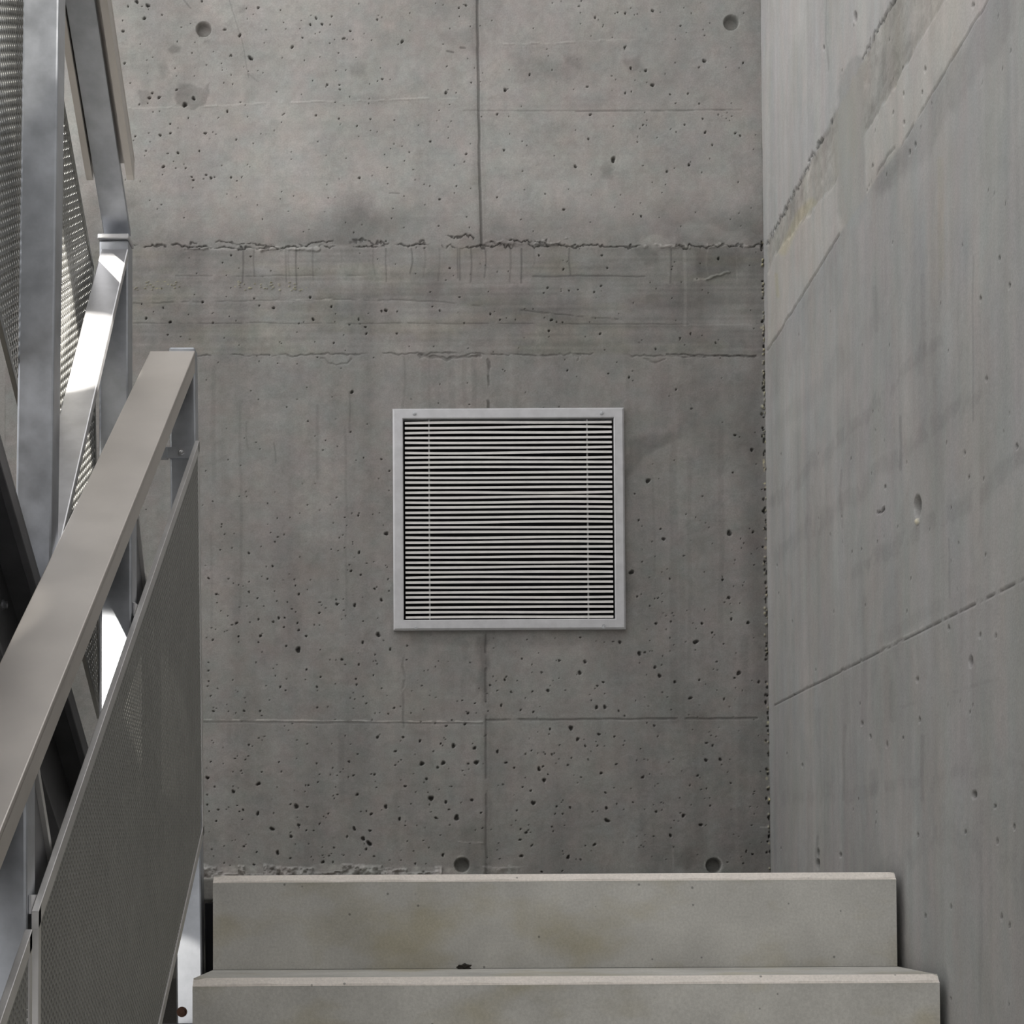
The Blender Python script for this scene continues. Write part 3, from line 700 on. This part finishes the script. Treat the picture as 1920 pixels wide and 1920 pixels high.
    dd = np.hypot((U - 1720) / 4.0, (V - 978) / 5.0); mk = 1 - sstep(0.7, 1.15, dd)
    C *= 1 + mk[..., None] * np.array([0.75, 0.68, 0.35]); D -= mk * 0.003
    # crisp pale arris where the wall meets the corner
    uc = proj(XW, YB, Z)[0]
    e = 1 - sstep(4, 11, U - uc)
    T *= 1 + 0.10 * e * sstep(600, 800, V)
    D += 0.0006 * fbm(Yg * 40, Z * 40, 701, 3) + 0.002 * fbm(Yg * 6, Z * 6, 705, 3)
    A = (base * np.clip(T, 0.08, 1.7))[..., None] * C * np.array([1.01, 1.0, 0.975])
    Xg = XW + np.maximum(D, -0.004)
    Xg[0, :] = XW; Xg[-1, :] = XW; Xg[:, 0] = XW; Xg[:, -1] = XW
    P = np.stack([Xg, Yg, Z], -1)
    a = tuple(0.40 * np.array([1.01, 1.0, 0.975]))
    YF = -2.4
    q = lambda a0, a1, b0, b1: ([(XW, a0, b0), (XW, a0, b1), (XW, a1, b1), (XW, a1, b0)], a)
    extra = [q(y0, YF, ZF, ZT), q(y1, y0, z1, ZT), q(y1, y0, ZF, z0)]
    extra += box_quads(XW + 0.07, XW + 0.25, YF, YB + 0.3, ZF, ZT, a)
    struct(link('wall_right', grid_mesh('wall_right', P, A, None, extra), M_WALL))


build_back_wall()
build_right_wall()

# the rest of the shaft: open to the sky above
bm = bmesh.new(); box(bm, XL - 0.2, XL, -2.4, YB + 0.3, ZF, 0.9); struct(obj('wall_left', bm, M_PLAIN))
bm = bmesh.new(); box(bm, XL - 0.2, XW + 0.25, -2.6, -2.4, 0.45, 3.2); struct(obj('wall_front_blocker', bm, M_PLAIN))  # added unseen slab, its height range set so the posts reflect dark
bm = bmesh.new()
box(bm, XL - 0.2, XW + 0.25, -2.6, YB + 0.3, ZF - 0.2, ZF)
struct(obj('floor', bm, M_PLAIN))
# landing slab between the two flights
bm = bmesh.new()
box(bm, XL, XW - 0.001, 3.62, YB - 0.004, -0.20, -0.0045)
box(bm, -1.2, -0.412, 3.44, 3.62, -0.046, -0.004, 0.004)
box(bm, -0.405, XW - 0.02, 3.5, 3.62, -0.20, -0.003)
struct(obj('floor_landing', bm, M_PLAIN))

# ------------------------------------------------------------------ CONCRETE STAIR
TAN = 0.17 / 0.28
st = thing('concrete_stair', 'pale concrete stair flight with chamfered step edges along the right wall', 'stairs', (0.21, 2.5, -2.3))


def rel(o, root):
    """parent keeping the world position"""
    o.parent = root; o.matrix_parent_inverse = Matrix.Translation(root.location).inverted()


SX0, SX1 = -0.406, 0.83
CH = 0.0125
for k in range(4):
    yf = 3.341 - 0.28 * k; zt = -0.17 * k
    yb = yf + (0.30 if k else 0.16)
    bm = bmesh.new()
    prof = [(yf, zt - 0.17 - 0.002), (yf, zt - CH), (yf + CH, zt - CH), (yf + CH, zt - 0.0003), (yb, zt - 0.0003), (yb, zt - 0.17)]
    if k:
        prof = [(yf, zt - 0.1695), (yf, zt - CH), (yf + CH, zt - CH), (yf + CH, zt), (yf + 0.279, zt), (yf + 0.279, zt - 0.1695)]
    else:
        prof = [(yf, zt - 0.1695), (yf, zt - CH), (yf + CH, zt - CH), (yf + CH, zt), (yf + 0.158, zt), (yf + 0.158, zt - 0.1695)]
    prism_x(bm, prof, SX0, SX1)
    s = obj('step', bm, M_STEP, None); rel(s, st)
    bm = bmesh.new()
    # worn chamfer of the step edge, wavy by a millimetre
    n = 60
    rows = []
    for i in range(n + 1):
        x = SX0 + (SX1 - SX0) * i / n
        end = min(1, min(i, n - i) / 1.0)
        w = 0.0012 * math.sin(i * 0.7 + k) + 0.0008 * math.sin(i * 1.9)
        c = CH + w * end
        e = 0.004 * (1 - end)
        rows.append([bm.verts.new((x, yf - 0.0004, zt - CH - 0.0005)), bm.verts.new((x, yf + 0.0004 + e, zt - c * 0.78)), bm.verts.new((x, yf + c * 0.8, zt + 0.0003 - e)),
                     bm.verts.new((x, yf + CH + 0.004, zt + 0.0004)), bm.verts.new((x, yf + CH + 0.004, zt - CH))])
    for a, b in zip(rows[:-1], rows[1:]):
        for j in range(5):
            bm.faces.new([a[j], a[(j + 1) % 5], b[(j + 1) % 5], b[j]])
    bm.faces.new(rows[0]); bm.faces.new(rows[-1][::-1])
    nz = obj('nosing', bm, M_NOSE, None)
    nz['label'] = 'worn chamfered edge coloured paler for skylight'
    nz.parent = s
# waist slab carrying the steps
bm = bmesh.new()
prism_x(bm, [(3.48, -0.18), (2.5, -0.77), (-0.2, -2.28), (-0.2, -2.30), (0.2, -2.30), (3.48, -0.36)], SX0 + 0.05, SX1 - 0.05)
w = obj('waist_slab', bm, M_PLAIN); rel(w, st)
bm = bmesh.new(); box(bm, -0.430, -0.4075, 3.415, 3.61, -0.33, -0.050, 0.002)  # added black plate standing in for the shade of an open gap
o = obj('gap_shade_plate', bm, M_DUCT_GAP); rel(o, st)
# galvanised angle that carries the foot of the railing post
bm = bmesh.new(); box(bm, -0.56, -0.412, 3.345, 3.43, -0.279, -0.272, 0.002); box(bm, -0.56, -0.412, 3.345, 3.352, -0.34, -0.279, 0.002)
o = obj('support_angle', bm, M_GALV_PALE); rel(o, st)

# crumbs lying on the stair
p = at_y(870, 1811, 3.335)
for nm, lb, c, sz, mt in [('leaf_scrap', 'small dark scrap of leaf on the lower tread against the riser', (p[0], 3.325, -0.1695), (0.011, 0.006, 0.005), M_LEAF)]:
    bm = bmesh.new()
    bmesh.ops.create_icosphere(bm, subdivisions=3, radius=1)
    for v in bm.verts:
        f = 1 + 0.45 * math.sin(v.co.x * 5 + 1) * math.cos(v.co.z * 6) + 0.2 * math.sin(v.co.y * 9)
        v.co = Vector((v.co.x * sz[0] * f, v.co.y * sz[1] * f, max(v.co.z * sz[2] * f, -sz[2] * 0.6) + sz[2] * 0.6))
    o = obj(nm, bm, mt, None, True); o.location = c
    o['label'] = lb; o['category'] = 'leaf'

# ------------------------------------------------------------------ perforated panels
def perforated(name, X, th, quad, pitch, hole, parent, mat, frame_mat, rim=0.006, rim_h=0.020, rim_th=0.006):
    """quad: (y, z) far-top, far-bottom, near-bottom, near-top; sheet of staggered round holes inside a flat-bar frame"""
    ft, fb, nb, ntp = [np.array(q, float) for q in quad]
    e1 = (ntp - ft); L = np.hypot(*e1); e1 = e1 / L                 # along the slope
    e2 = np.array([-e1[1], e1[0]])
    if (fb - ft) @ e2 < 0:
        e2 = -e2
    corners = [ft, fb, nb, ntp]
    loc = np.array([[(c - ft) @ e1, (c - ft) @ e2] for c in corners])
    p = pitch; dv = p * math.sqrt(3) / 2

    def inside(c, m):
        for a, b in zip(loc, np.roll(loc, -1, 0)):
            t = b - a; nrm = np.array([t[1], -t[0]]) / np.hypot(*t)
            if (c - loc.mean(0)) @ nrm * ((a - loc.mean(0)) @ nrm) > 0 and abs((a - c) @ nrm) < m or ((c - a) @ nrm) * ((loc.mean(0) - a) @ nrm) < 0:
                return False
        return True

    i0, i1 = int(loc[:, 0].min() / p) - 2, int(loc[:, 0].max() / p) + 2
    j0, j1 = int(loc[:, 1].min() / dv) - 2, int(loc[:, 1].max() / dv) + 2
    cs = []
    for j in range(j0, j1):
        for i in range(i0, i1):
            c = np.array([i * p + (p / 2 if j % 2 else 0), j * dv])
            if inside(c, p * 0.55):
                cs.append(c)
    cs = np.array(cs)
    N = 12
    ang = np.arange(N) * 2 * math.pi / N + math.pi / 6
    R = p / math.sqrt(3)
    outer_r = np.where(np.arange(N) % 2 == 0, R, R * math.cos(math.pi / 6))
    outer = np.stack([np.cos(ang) * outer_r, np.sin(ang) * outer_r], -1)
    inner = np.stack([np.cos(ang) * hole / 2, np.sin(ang) * hole / 2], -1)
    ring = np.concatenate([outer, inner])                            # 24
    pts = (cs[:, None, :] + ring[None]).reshape(-1, 2)
    yz = ft[None] + pts[:, :1] * e1[None] + pts[:, 1:] * e2[None]
    n = len(yz)
    co = np.concatenate([np.column_stack([np.full(n, X), yz]), np.column_stack([np.full(n, X - th), yz])])
    k = np.arange(N); k2 = (k + 1) % N
    f1 = np.stack([k, k2, N + k2, N + k], -1)                        # front ring
    f3 = np.stack([N + k, N + k2, N + k2 + n, N + k + n], -1)        # hole wall
    f2 = f1[:, ::-1] + n
    base = (np.arange(len(cs)) * 2 * N)[:, None, None]
    q = np.concatenate([(base + f[None]).reshape(-1, 4) for f in (f1, f2, f3)])
    me = bpy.data.meshes.new('perforated_sheet')
    me.vertices.add(len(co)); me.vertices.foreach_set('co', co.astype(np.float32).ravel())
    me.loops.add(q.size); me.loops.foreach_set('vertex_index', q.astype(np.int32).ravel())
    me.polygons.add(len(q)); me.polygons.foreach_set('loop_start', np.arange(0, q.size, 4, dtype=np.int32))
    me.update(calc_edges=True); me.validate()
    # frame: the panel object itself
    bm = bmesh.new()
    h = rim_h
    xa, xb = X - th - 0.002 - (rim_th - 0.004), X + 0.002
    zt = lambda y: ft[1] + (ntp[1] - ft[1]) * (y - ft[0]) / (ntp[0] - ft[0])
    zb = lambda y: fb[1] + (nb[1] - fb[1]) * (y - fb[0]) / (nb[0] - fb[0])
    slant(bm, xa, xb, ft[0], ft[1] - h, ft[1], ntp[0], ntp[1] - h, ntp[1], 0.0008)
    slant(bm, xa, xb, fb[0], fb[1], fb[1] + h, nb[0], nb[1], nb[1] + h, 0.0008)
    for (a, b, s) in ((ft, fb, -1), (ntp, nb, 1)):
        w_ = 0.012 * s
        a = np.array([a[0] + 0.0007 * s, a[1] - 0.0009]); b = np.array([b[0] + 0.0007 * s, b[1] + 0.0009])
        hexa(bm, [(xa, a[0], a[1]), (xb, a[0], a[1]), (xb, a[0] + w_, zt(a[0] + w_)), (xa, a[0] + w_, zt(a[0] + w_)),
                  (xa, b[0], b[1]), (xb, b[0], b[1]), (xb, b[0] + w_, zb(b[0] + w_)), (xa, b[0] + w_, zb(b[0] + w_))], 0.0008)
    fr = obj(name, bm, frame_mat)
    rel(fr, parent)
    sh = link('perforated_sheet', me, mat); sh.parent = fr
    return fr


# ------------------------------------------------------------------ LOWER RAILING
SL = 0.612
rl = thing('stair_railing', 'taupe steel handrail with perforated panel on the left of the concrete stair', 'railing', (-0.466, 2.4, -2.3))
ztop = lambda y: 0.9675 - SL * (3.368 - y)
# handrail: inverted channel over a flat bar
bm = bmesh.new()
ya, yb = 3.366, 1.25
TH = 0.040
slant(bm, -0.524, -0.441, ya, ztop(ya) - 0.010, ztop(ya), yb, ztop(yb) - 0.010, ztop(yb), 0.0015)
slant(bm, -0.524, -0.512, ya, ztop(ya) - TH, ztop(ya) - 0.006, yb, ztop(yb) - TH, ztop(yb) - 0.006, 0.0012)
slant(bm, -0.4525, -0.441, ya, ztop(ya) - TH, ztop(ya) - 0.006, yb, ztop(yb) - TH, ztop(yb) - 0.006, 0.0012)
o = obj('handrail', bm, M_RAIL); rel(o, rl); o['label'] = 'broad flat taupe handrail'
bm = bmesh.new()
slant(bm, -0.509, -0.456, ya - 0.002, ztop(ya) - 0.034, ztop(ya) - 0.010, yb, ztop(yb) - 0.034, ztop(yb) - 0.010, 0.001)
o = obj('rail_bar', bm, M_DARK); rel(o, rl)


def post(parent, x0, x1, y0, y1, zb, zt, lean=0.0, mat=None, bev=0.0035, name='post'):
    bm = bmesh.new()
    d = lean
    hexa(bm, [(x0 + d, y0, zb), (x1 + d, y0, zb), (x1 + d, y1, zb), (x0 + d, y1, zb),
              (x0, y0, zt), (x1, y0, zt), (x1, y1, zt), (x0, y1, zt)], bev)
    o = obj(name, bm, mat or M_GALV); rel(o, parent); return o


post(rl, -0.490, -0.4415, 3.3675, 3.406, -0.271, 0.974, 0.014)
bm = bmesh.new(); hex_bolt(bm, (-0.466, 3.3675, -0.247), 0.007, 0.005)
o = obj('bolt', bm, M_RUST); rel(o, rl); o['label'] = 'rust brown bolt head'
post(rl, -0.4885, -0.442, 2.669, 2.716, -0.80, ztop(2.69) - 0.022)
post(rl, -0.489, -0.442, 1.986, 2.030, -1.22, ztop(2.0) - 0.022, 0.004)
# gusset with a rounded flange under the rail behind the two nearer posts
for py in (2.716, 2.030):
    zc = ztop(py) - 0.042
    bm = bmesh.new()
    prism_x(bm, [(py - 0.002, zc - 0.0), (py + 0.018, zc + 0.011), (py + 0.10, zc - 0.100), (py + 0.092, zc - 0.118), (py - 0.002, zc - 0.21)], -0.452, -0.447, 0.0005)
    o = obj('gusset', bm, M_DARK); rel(o, rl)
    bm = bmesh.new()
    a = Vector((py + 0.012, zc + 0.008)); b = Vector((py + 0.103, zc - 0.108)); d = (b - a).normalized(); nrm = Vector((-d.y, d.x))
    if nrm.x < 0:
        nrm = -nrm
    h = 0.010
    prof = [tuple(a - nrm * 0.001), tuple(b - d * 0.006 - nrm * 0.001)]
    for t in range(7):
        an = -math.pi / 2 + math.pi * t / 6
        prof.append(tuple(b - d * 0.006 + d * 0.006 * math.cos(an) + nrm * (h / 2 - 0.001 + (h / 2) * math.sin(an))))
    prof += [tuple(b - d * 0.006 + nrm * (h - 0.001)), tuple(a + nrm * (h - 0.001))]
    cl = []
    for q in prof:
        if not cl or (Vector(q) - Vector(cl[-1])).length > 1e-5:
            cl.append(q)
    prism_x(bm, cl, -0.456, -0.4415)
    o = obj('gusset_flange', bm, M_FRAME); rel(o, rl)
# panels
TP = lambda y: 0.7942 - 0.6155 * (3.3424 - y)
BP = lambda y: 0.078 - 0.5910 * (3.407 - y)
perforated('mesh_panel', -0.432, 0.002, [(3.3424, TP(3.3424)), (3.407, BP(3.407)), (1.992, BP(1.992)), (1.992, TP(1.992))], 0.0105, 0.0066, rl, M_PERF, M_FRAME)
perforated('mesh_panel', -0.432, 0.002, [(1.962, TP(1.962)), (1.962, BP(1.962)), (1.40, BP(1.40)), (1.40, TP(1.40))], 0.0105, 0.0066, rl, M_PERF, M_FRAME)
# straps that hold the panels to the posts
for (py, zc) in ((2.669, TP(2.69) - 0.004), (1.986, TP(2.01) - 0.004)):
    bm = bmesh.new()
    box(bm, -0.4416, -0.4382, py + 0.008, py + 0.038, zc - 0.0105, zc + 0.0105, 0.0008)
    o = obj('strap', bm, M_GALV_PALE); rel(o, rl)
for (py, zc) in ((3.3675, 0.7775),):
    bm = bmesh.new()
    box(bm, -0.492, -0.4385, py - 0.004, py, zc - 0.0105, zc + 0.0105, 0.0008)
    box(bm, -0.510, -0.492, py - 0.0045, py + 0.012, zc - 0.0105, zc + 0.0105, 0.0008)
    o = obj('strap', bm, M_GALV); rel(o, rl)
    bm = bmesh.new(); hex_bolt(bm, (-0.4655, py - 0.004, zc), 0.0055, 0.004)
    b = obj('bolt', bm, M_BOLT); b.parent = o

# ------------------------------------------------------------------ UPPER FLIGHT
uf = thing('upper_stair_flight', 'dark steel channel and concrete underside of the flight rising toward the viewer at left', 'stairs', (-1.2, 2.4, -2.3))
ze = lambda y: 0.6126 - 0.600 * (y - 2.5254)
bm = bmesh.new()
ya, yb = 3.455, 0.9
slant(bm, -0.664, -0.600, ya, ze(ya) - 0.010, ze(ya), yb, ze(yb) - 0.010, ze(yb), 0.0015)
slant(bm, -0.612, -0.600, ya, ze(ya) - 0.038, ze(ya) - 0.008, yb, ze(yb) - 0.038, ze(yb) - 0.008, 0.0015)
slant(bm, -0.664, -0.652, ya, ze(ya) - 0.20, ze(ya) - 0.008, yb, ze(yb) - 0.20, ze(yb) - 0.008, 0.001)
slant(bm, -0.664, -0.630, ya, ze(ya) - 0.205, ze(ya) - 0.193, yb, ze(yb) - 0.205, ze(yb) - 0.193, 0.001)
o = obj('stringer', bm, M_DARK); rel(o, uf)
for (u, v) in ((107, 1393), (139, 1474), (5, 1134)):
    c = at_x(u, v, -0.652)
    bm = bmesh.new(); hex_bolt(bm, (-0.652, c[1], c[2]), 0.006, 0.005, 'X')
    b = obj('bolt', bm, M_BOLT); b.parent = o
# stepped concrete body
prof = [(3.61, -0.19)]
y, z = 3.61, -0.004
prof.append((y, z))
yy = 3.42
prof.append((yy, z))
for k in range(8):
    z += 0.17
    prof.append((yy, z)); yy -= 0.28; prof.append((yy, z))
prof.append((yy, z - 0.30))
bm = bmesh.new(); prism_x(bm, prof, XL + 0.004, -0.666)
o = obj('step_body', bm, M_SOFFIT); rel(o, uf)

# ------------------------------------------------------------------ UPPER RAILING
ur = thing('upper_railing', 'galvanised railing with perforated sheet rising along the upper flight at left edge', 'railing', (-0.61, 2.6, -2.3))
post(ur, -0.6275, -0.572, 2.800, 2.852, ze(2.80) + 0.001, 1.72, -0.0150)
post(ur, -0.635, -0.580, 3.460, 3.512, -0.003, 1.206)
bm = bmesh.new(); box(bm, -0.637, -0.578, 3.452, 3.514, 1.2062, 1.2165, 0.002)
o = obj('post_cap', bm, M_GALV_PALE); rel(o, ur)
# handrail cap (channel with lips) over a bar
CS = 0.745
zc = lambda y: 1.286 + CS * (3.392 - y)
bm = bmesh.new()
ya, yb = 3.392, 2.0


def lip(x0, x1):
    r = 0.018
    pr = []
    d = Vector((-1, CS)).normalized(); n_ = Vector((CS, 1)).normalized() if False else Vector((d.y, -d.x))
    z0 = zc(ya)
    pr = [(ya - r * 0.9, z0 + CS * r * 0.9), (ya - r * 0.35, z0 + CS * r * 0.35 + 0.002), (ya - 0.002, z0 + 0.010), (ya, z0 + 0.022), (ya, z0 + 0.046), (yb, zc(yb) + 0.046), (yb, zc(yb))]
    prism_x(bm, pr, x0, x1)


lip(-0.645, -0.633)
lip(-0.570, -0.557)
slant(bm, -0.6455, -0.5565, ya, zc(ya) + 0.040, zc(ya) + 0.050, yb, zc(yb) + 0.040, zc(yb) + 0.050, 0.0015)
o = obj('handrail', bm, M_RAIL); rel(o, ur); o['label'] = 'taupe handrail seen from below'
zb_ = lambda y: 1.2317 + CS * (3.4825 - y)
bm = bmesh.new()
slant(bm, -0.631, -0.580, 3.490, zb_(3.490) - 0.0035, zb_(3.49) + 0.010, yb, zb_(yb), zb_(yb) + 0.022, 0.0012)
o = obj('rail_bar', bm, M_GALV); rel(o, ur)
# inclined flat bar between the post head and the foot of the next post
zd = lambda y: 1.2189 - 1.083 * (3.4881 - y)
bm = bmesh.new()
slant(bm, -0.632, -0.580, 3.462, zd(3.462) - 0.022, zd(3.462), 2.812, zd(2.812) - 0.022, zd(2.812), 0.0022)
o = obj('brace', bm, M_GALV_PALE); rel(o, ur); o['label'] = 'sunlit sloping flat bar'
zt2 = lambda y: 1.157 + 0.716 * (3.481 - y)
zb2 = lambda y: 0.3095 + 0.636 * (3.5475 - y)
perforated('mesh_panel', -0.650, 0.002, [(3.475, zt2(3.475)), (3.556, zb2(3.556)), (2.25, zb2(2.25)), (2.25, zt2(2.25))], 0.0150, 0.0092, ur, M_PERF, M_PERF, rim_h=0.012)

# ------------------------------------------------------------------ VENT
vt = thing('vent_grille', 'square light grey louvred vent grille screwed to the back concrete wall', 'vent', (0.187, YB, 0.904))
YV = YB - 0.016
bm = bmesh.new()
fw_ = 0.0265
outer = [(VX0, VZ0), (VX1, VZ0), (VX1, VZ1), (VX0, VZ1)]
off = lambda d: [(VX0 + d, VZ0 + d), (VX1 - d, VZ0 + d), (VX1 - d, VZ1 - d), (VX0 + d, VZ1 - d)]
secs = [(0.0, YB - 0.0005), (0.0, YB - 0.012), (0.0045, YV), (fw_ - 0.002, YV), (fw_, YV + 0.002), (fw_, YB + 0.012), (fw_ - 0.004, YB + 0.012), (fw_ - 0.004, YB - 0.0005)]
rings = [[bm.verts.new((x, y, z)) for x, z in off(d)] for d, y in secs]
for a in range(len(rings)):
    b = (a + 1) % len(rings)
    for i in range(4):
        j = (i + 1) % 4
        bm.faces.new([rings[a][i], rings[a][j], rings[b][j], rings[b][i]])
# hairline mitres at the corners
o = obj('frame', bm, M_VENT); rel(o, vt)
bm = bmesh.new()
N_SL = 40
zi1 = at_y(950, 740 + 198 / 3.692, YB)[2]; zi0 = at_y(950, 740 + 1543 / 3.692, YB)[2]
rr2 = random.Random(5)
for k in range(N_SL):
    zc_ = zi1 + (zi0 - zi1) * k / (N_SL - 1)
    a = [rr2.uniform(-0.0011, 0.0011) for _ in range(4)]
    nn = 14
    prev = None
    xa, xb = VX0 + fw_ + 0.0045, VX1 - fw_ - 0.0045
    for i in range(nn + 1):
        t = i / nn; x = xa + (xb - xa) * t
        dz = a[0] * (t - 0.5) + a[1] * math.sin(math.pi * t) + a[2] * math.sin(2 * math.pi * t)
        h = 0.0030
        sec = [bm.verts.new((x, YB - 0.008, zc_ + dz - h)), bm.verts.new((x, YB - 0.008, zc_ + dz + h)),
               bm.verts.new((x, YB - 0.001, zc_ + dz + h + 0.001)), bm.verts.new((x, YB - 0.001, zc_ + dz - h + 0.001))]
        if prev:
            for j in range(4):
                bm.faces.new([prev[j], prev[(j + 1) % 4], sec[(j + 1) % 4], sec[j]])
        else:
            bm.faces.new(sec)
        prev = sec
    bm.faces.new(prev[::-1])
o = obj('louvre', bm, M_SLAT); rel(o, vt); o['label'] = 'thin pale horizontal louvre blades'
for u in (805, 1102):
    x = at_y(u, 970, YB)[0]
    bm = bmesh.new(); box(bm, x - 0.002, x + 0.002, YB + 0.0005, YB + 0.006, VZ0 + fw_ - 0.003, VZ1 - fw_ + 0.003)
    o = obj('support_bar', bm, M_MULL); rel(o, vt)
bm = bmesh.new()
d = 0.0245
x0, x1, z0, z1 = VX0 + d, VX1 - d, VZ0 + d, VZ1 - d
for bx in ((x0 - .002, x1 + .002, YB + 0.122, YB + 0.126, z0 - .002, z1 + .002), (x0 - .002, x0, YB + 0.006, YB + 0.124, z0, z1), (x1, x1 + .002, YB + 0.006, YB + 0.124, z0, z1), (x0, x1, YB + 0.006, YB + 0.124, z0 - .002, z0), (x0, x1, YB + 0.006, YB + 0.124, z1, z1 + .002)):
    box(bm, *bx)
o = obj('duct', bm, M_DUCT_GAP); rel(o, vt)
for (u, v) in ((777, 775), (1128, 774), (780, 1176), (1132, 1175)):
    c = at_y(u, v, YV)
    bm = bmesh.new(); hex_bolt(bm, (c[0], YV, c[2]), 0.0040, 0.0035)
    o = obj('screw', bm, M_BOLT); rel(o, vt)

# ------------------------------------------------------------------ LIGHT
wd = bpy.data.worlds.new('sky'); S.world = wd; wd.use_nodes = True
nt = wd.node_tree
bg = nt.nodes['Background']
bg.inputs['Color'].default_value = (0.99, 0.98, 0.98, 1)
bg.inputs['Strength'].default_value = 1.0


def beam(target, s, dist, radius, watts, blend=0.12, size=0.01):
    """an added narrow spot lamp inside the stairwell, standing in for a shaft of sunlight"""
    s = Vector(s).normalized(); t = Vector(target)
    l = bpy.data.lights.new('sunbeam_spot', 'SPOT'); l.energy = watts; l.color = (1.0, 0.95, 0.87)
    l.spot_size = 2 * math.atan(radius / dist); l.spot_blend = blend; l.shadow_soft_size = size
    o = bpy.data.objects.new('sunbeam_spot', l); COL.objects.link(o)
    o.location = t + s * dist
    o.rotation_euler = (-s).to_track_quat('-Z', 'Y').to_euler()
    return o


SUN = (0.35, -0.6, 0.72)  # direction to the added spots high on the right
beam((-0.65, 3.21, 0.93), SUN, 3.6, 0.135, 2400)
beam((-0.608, 3.40, 1.105), (-0.15, -0.6, 0.74), 3.6, 0.08, 2000)
beam((-0.65, 2.68, 1.55), SUN, 3.0, 0.20, 260)
LOW = (-0.3, -0.95, 0.10)  # direction to the added spots low in front, under the upper flight
beam((-0.484, 2.669, 0.27), LOW, 2.6, 0.115, 150, 0.3)
beam((-0.484, 3.367, -0.19), LOW, 2.6, 0.085, 32, 0.2)

S.view_settings.view_transform = 'Standard'
S.view_settings.look = 'None'
S.view_settings.gamma = 1.0
S.view_settings.use_curve_mapping = False
S.view_settings.exposure = 0.62
try:
    S.cycles.max_bounces = 8; S.cycles.diffuse_bounces = 5
except Exception:
    pass
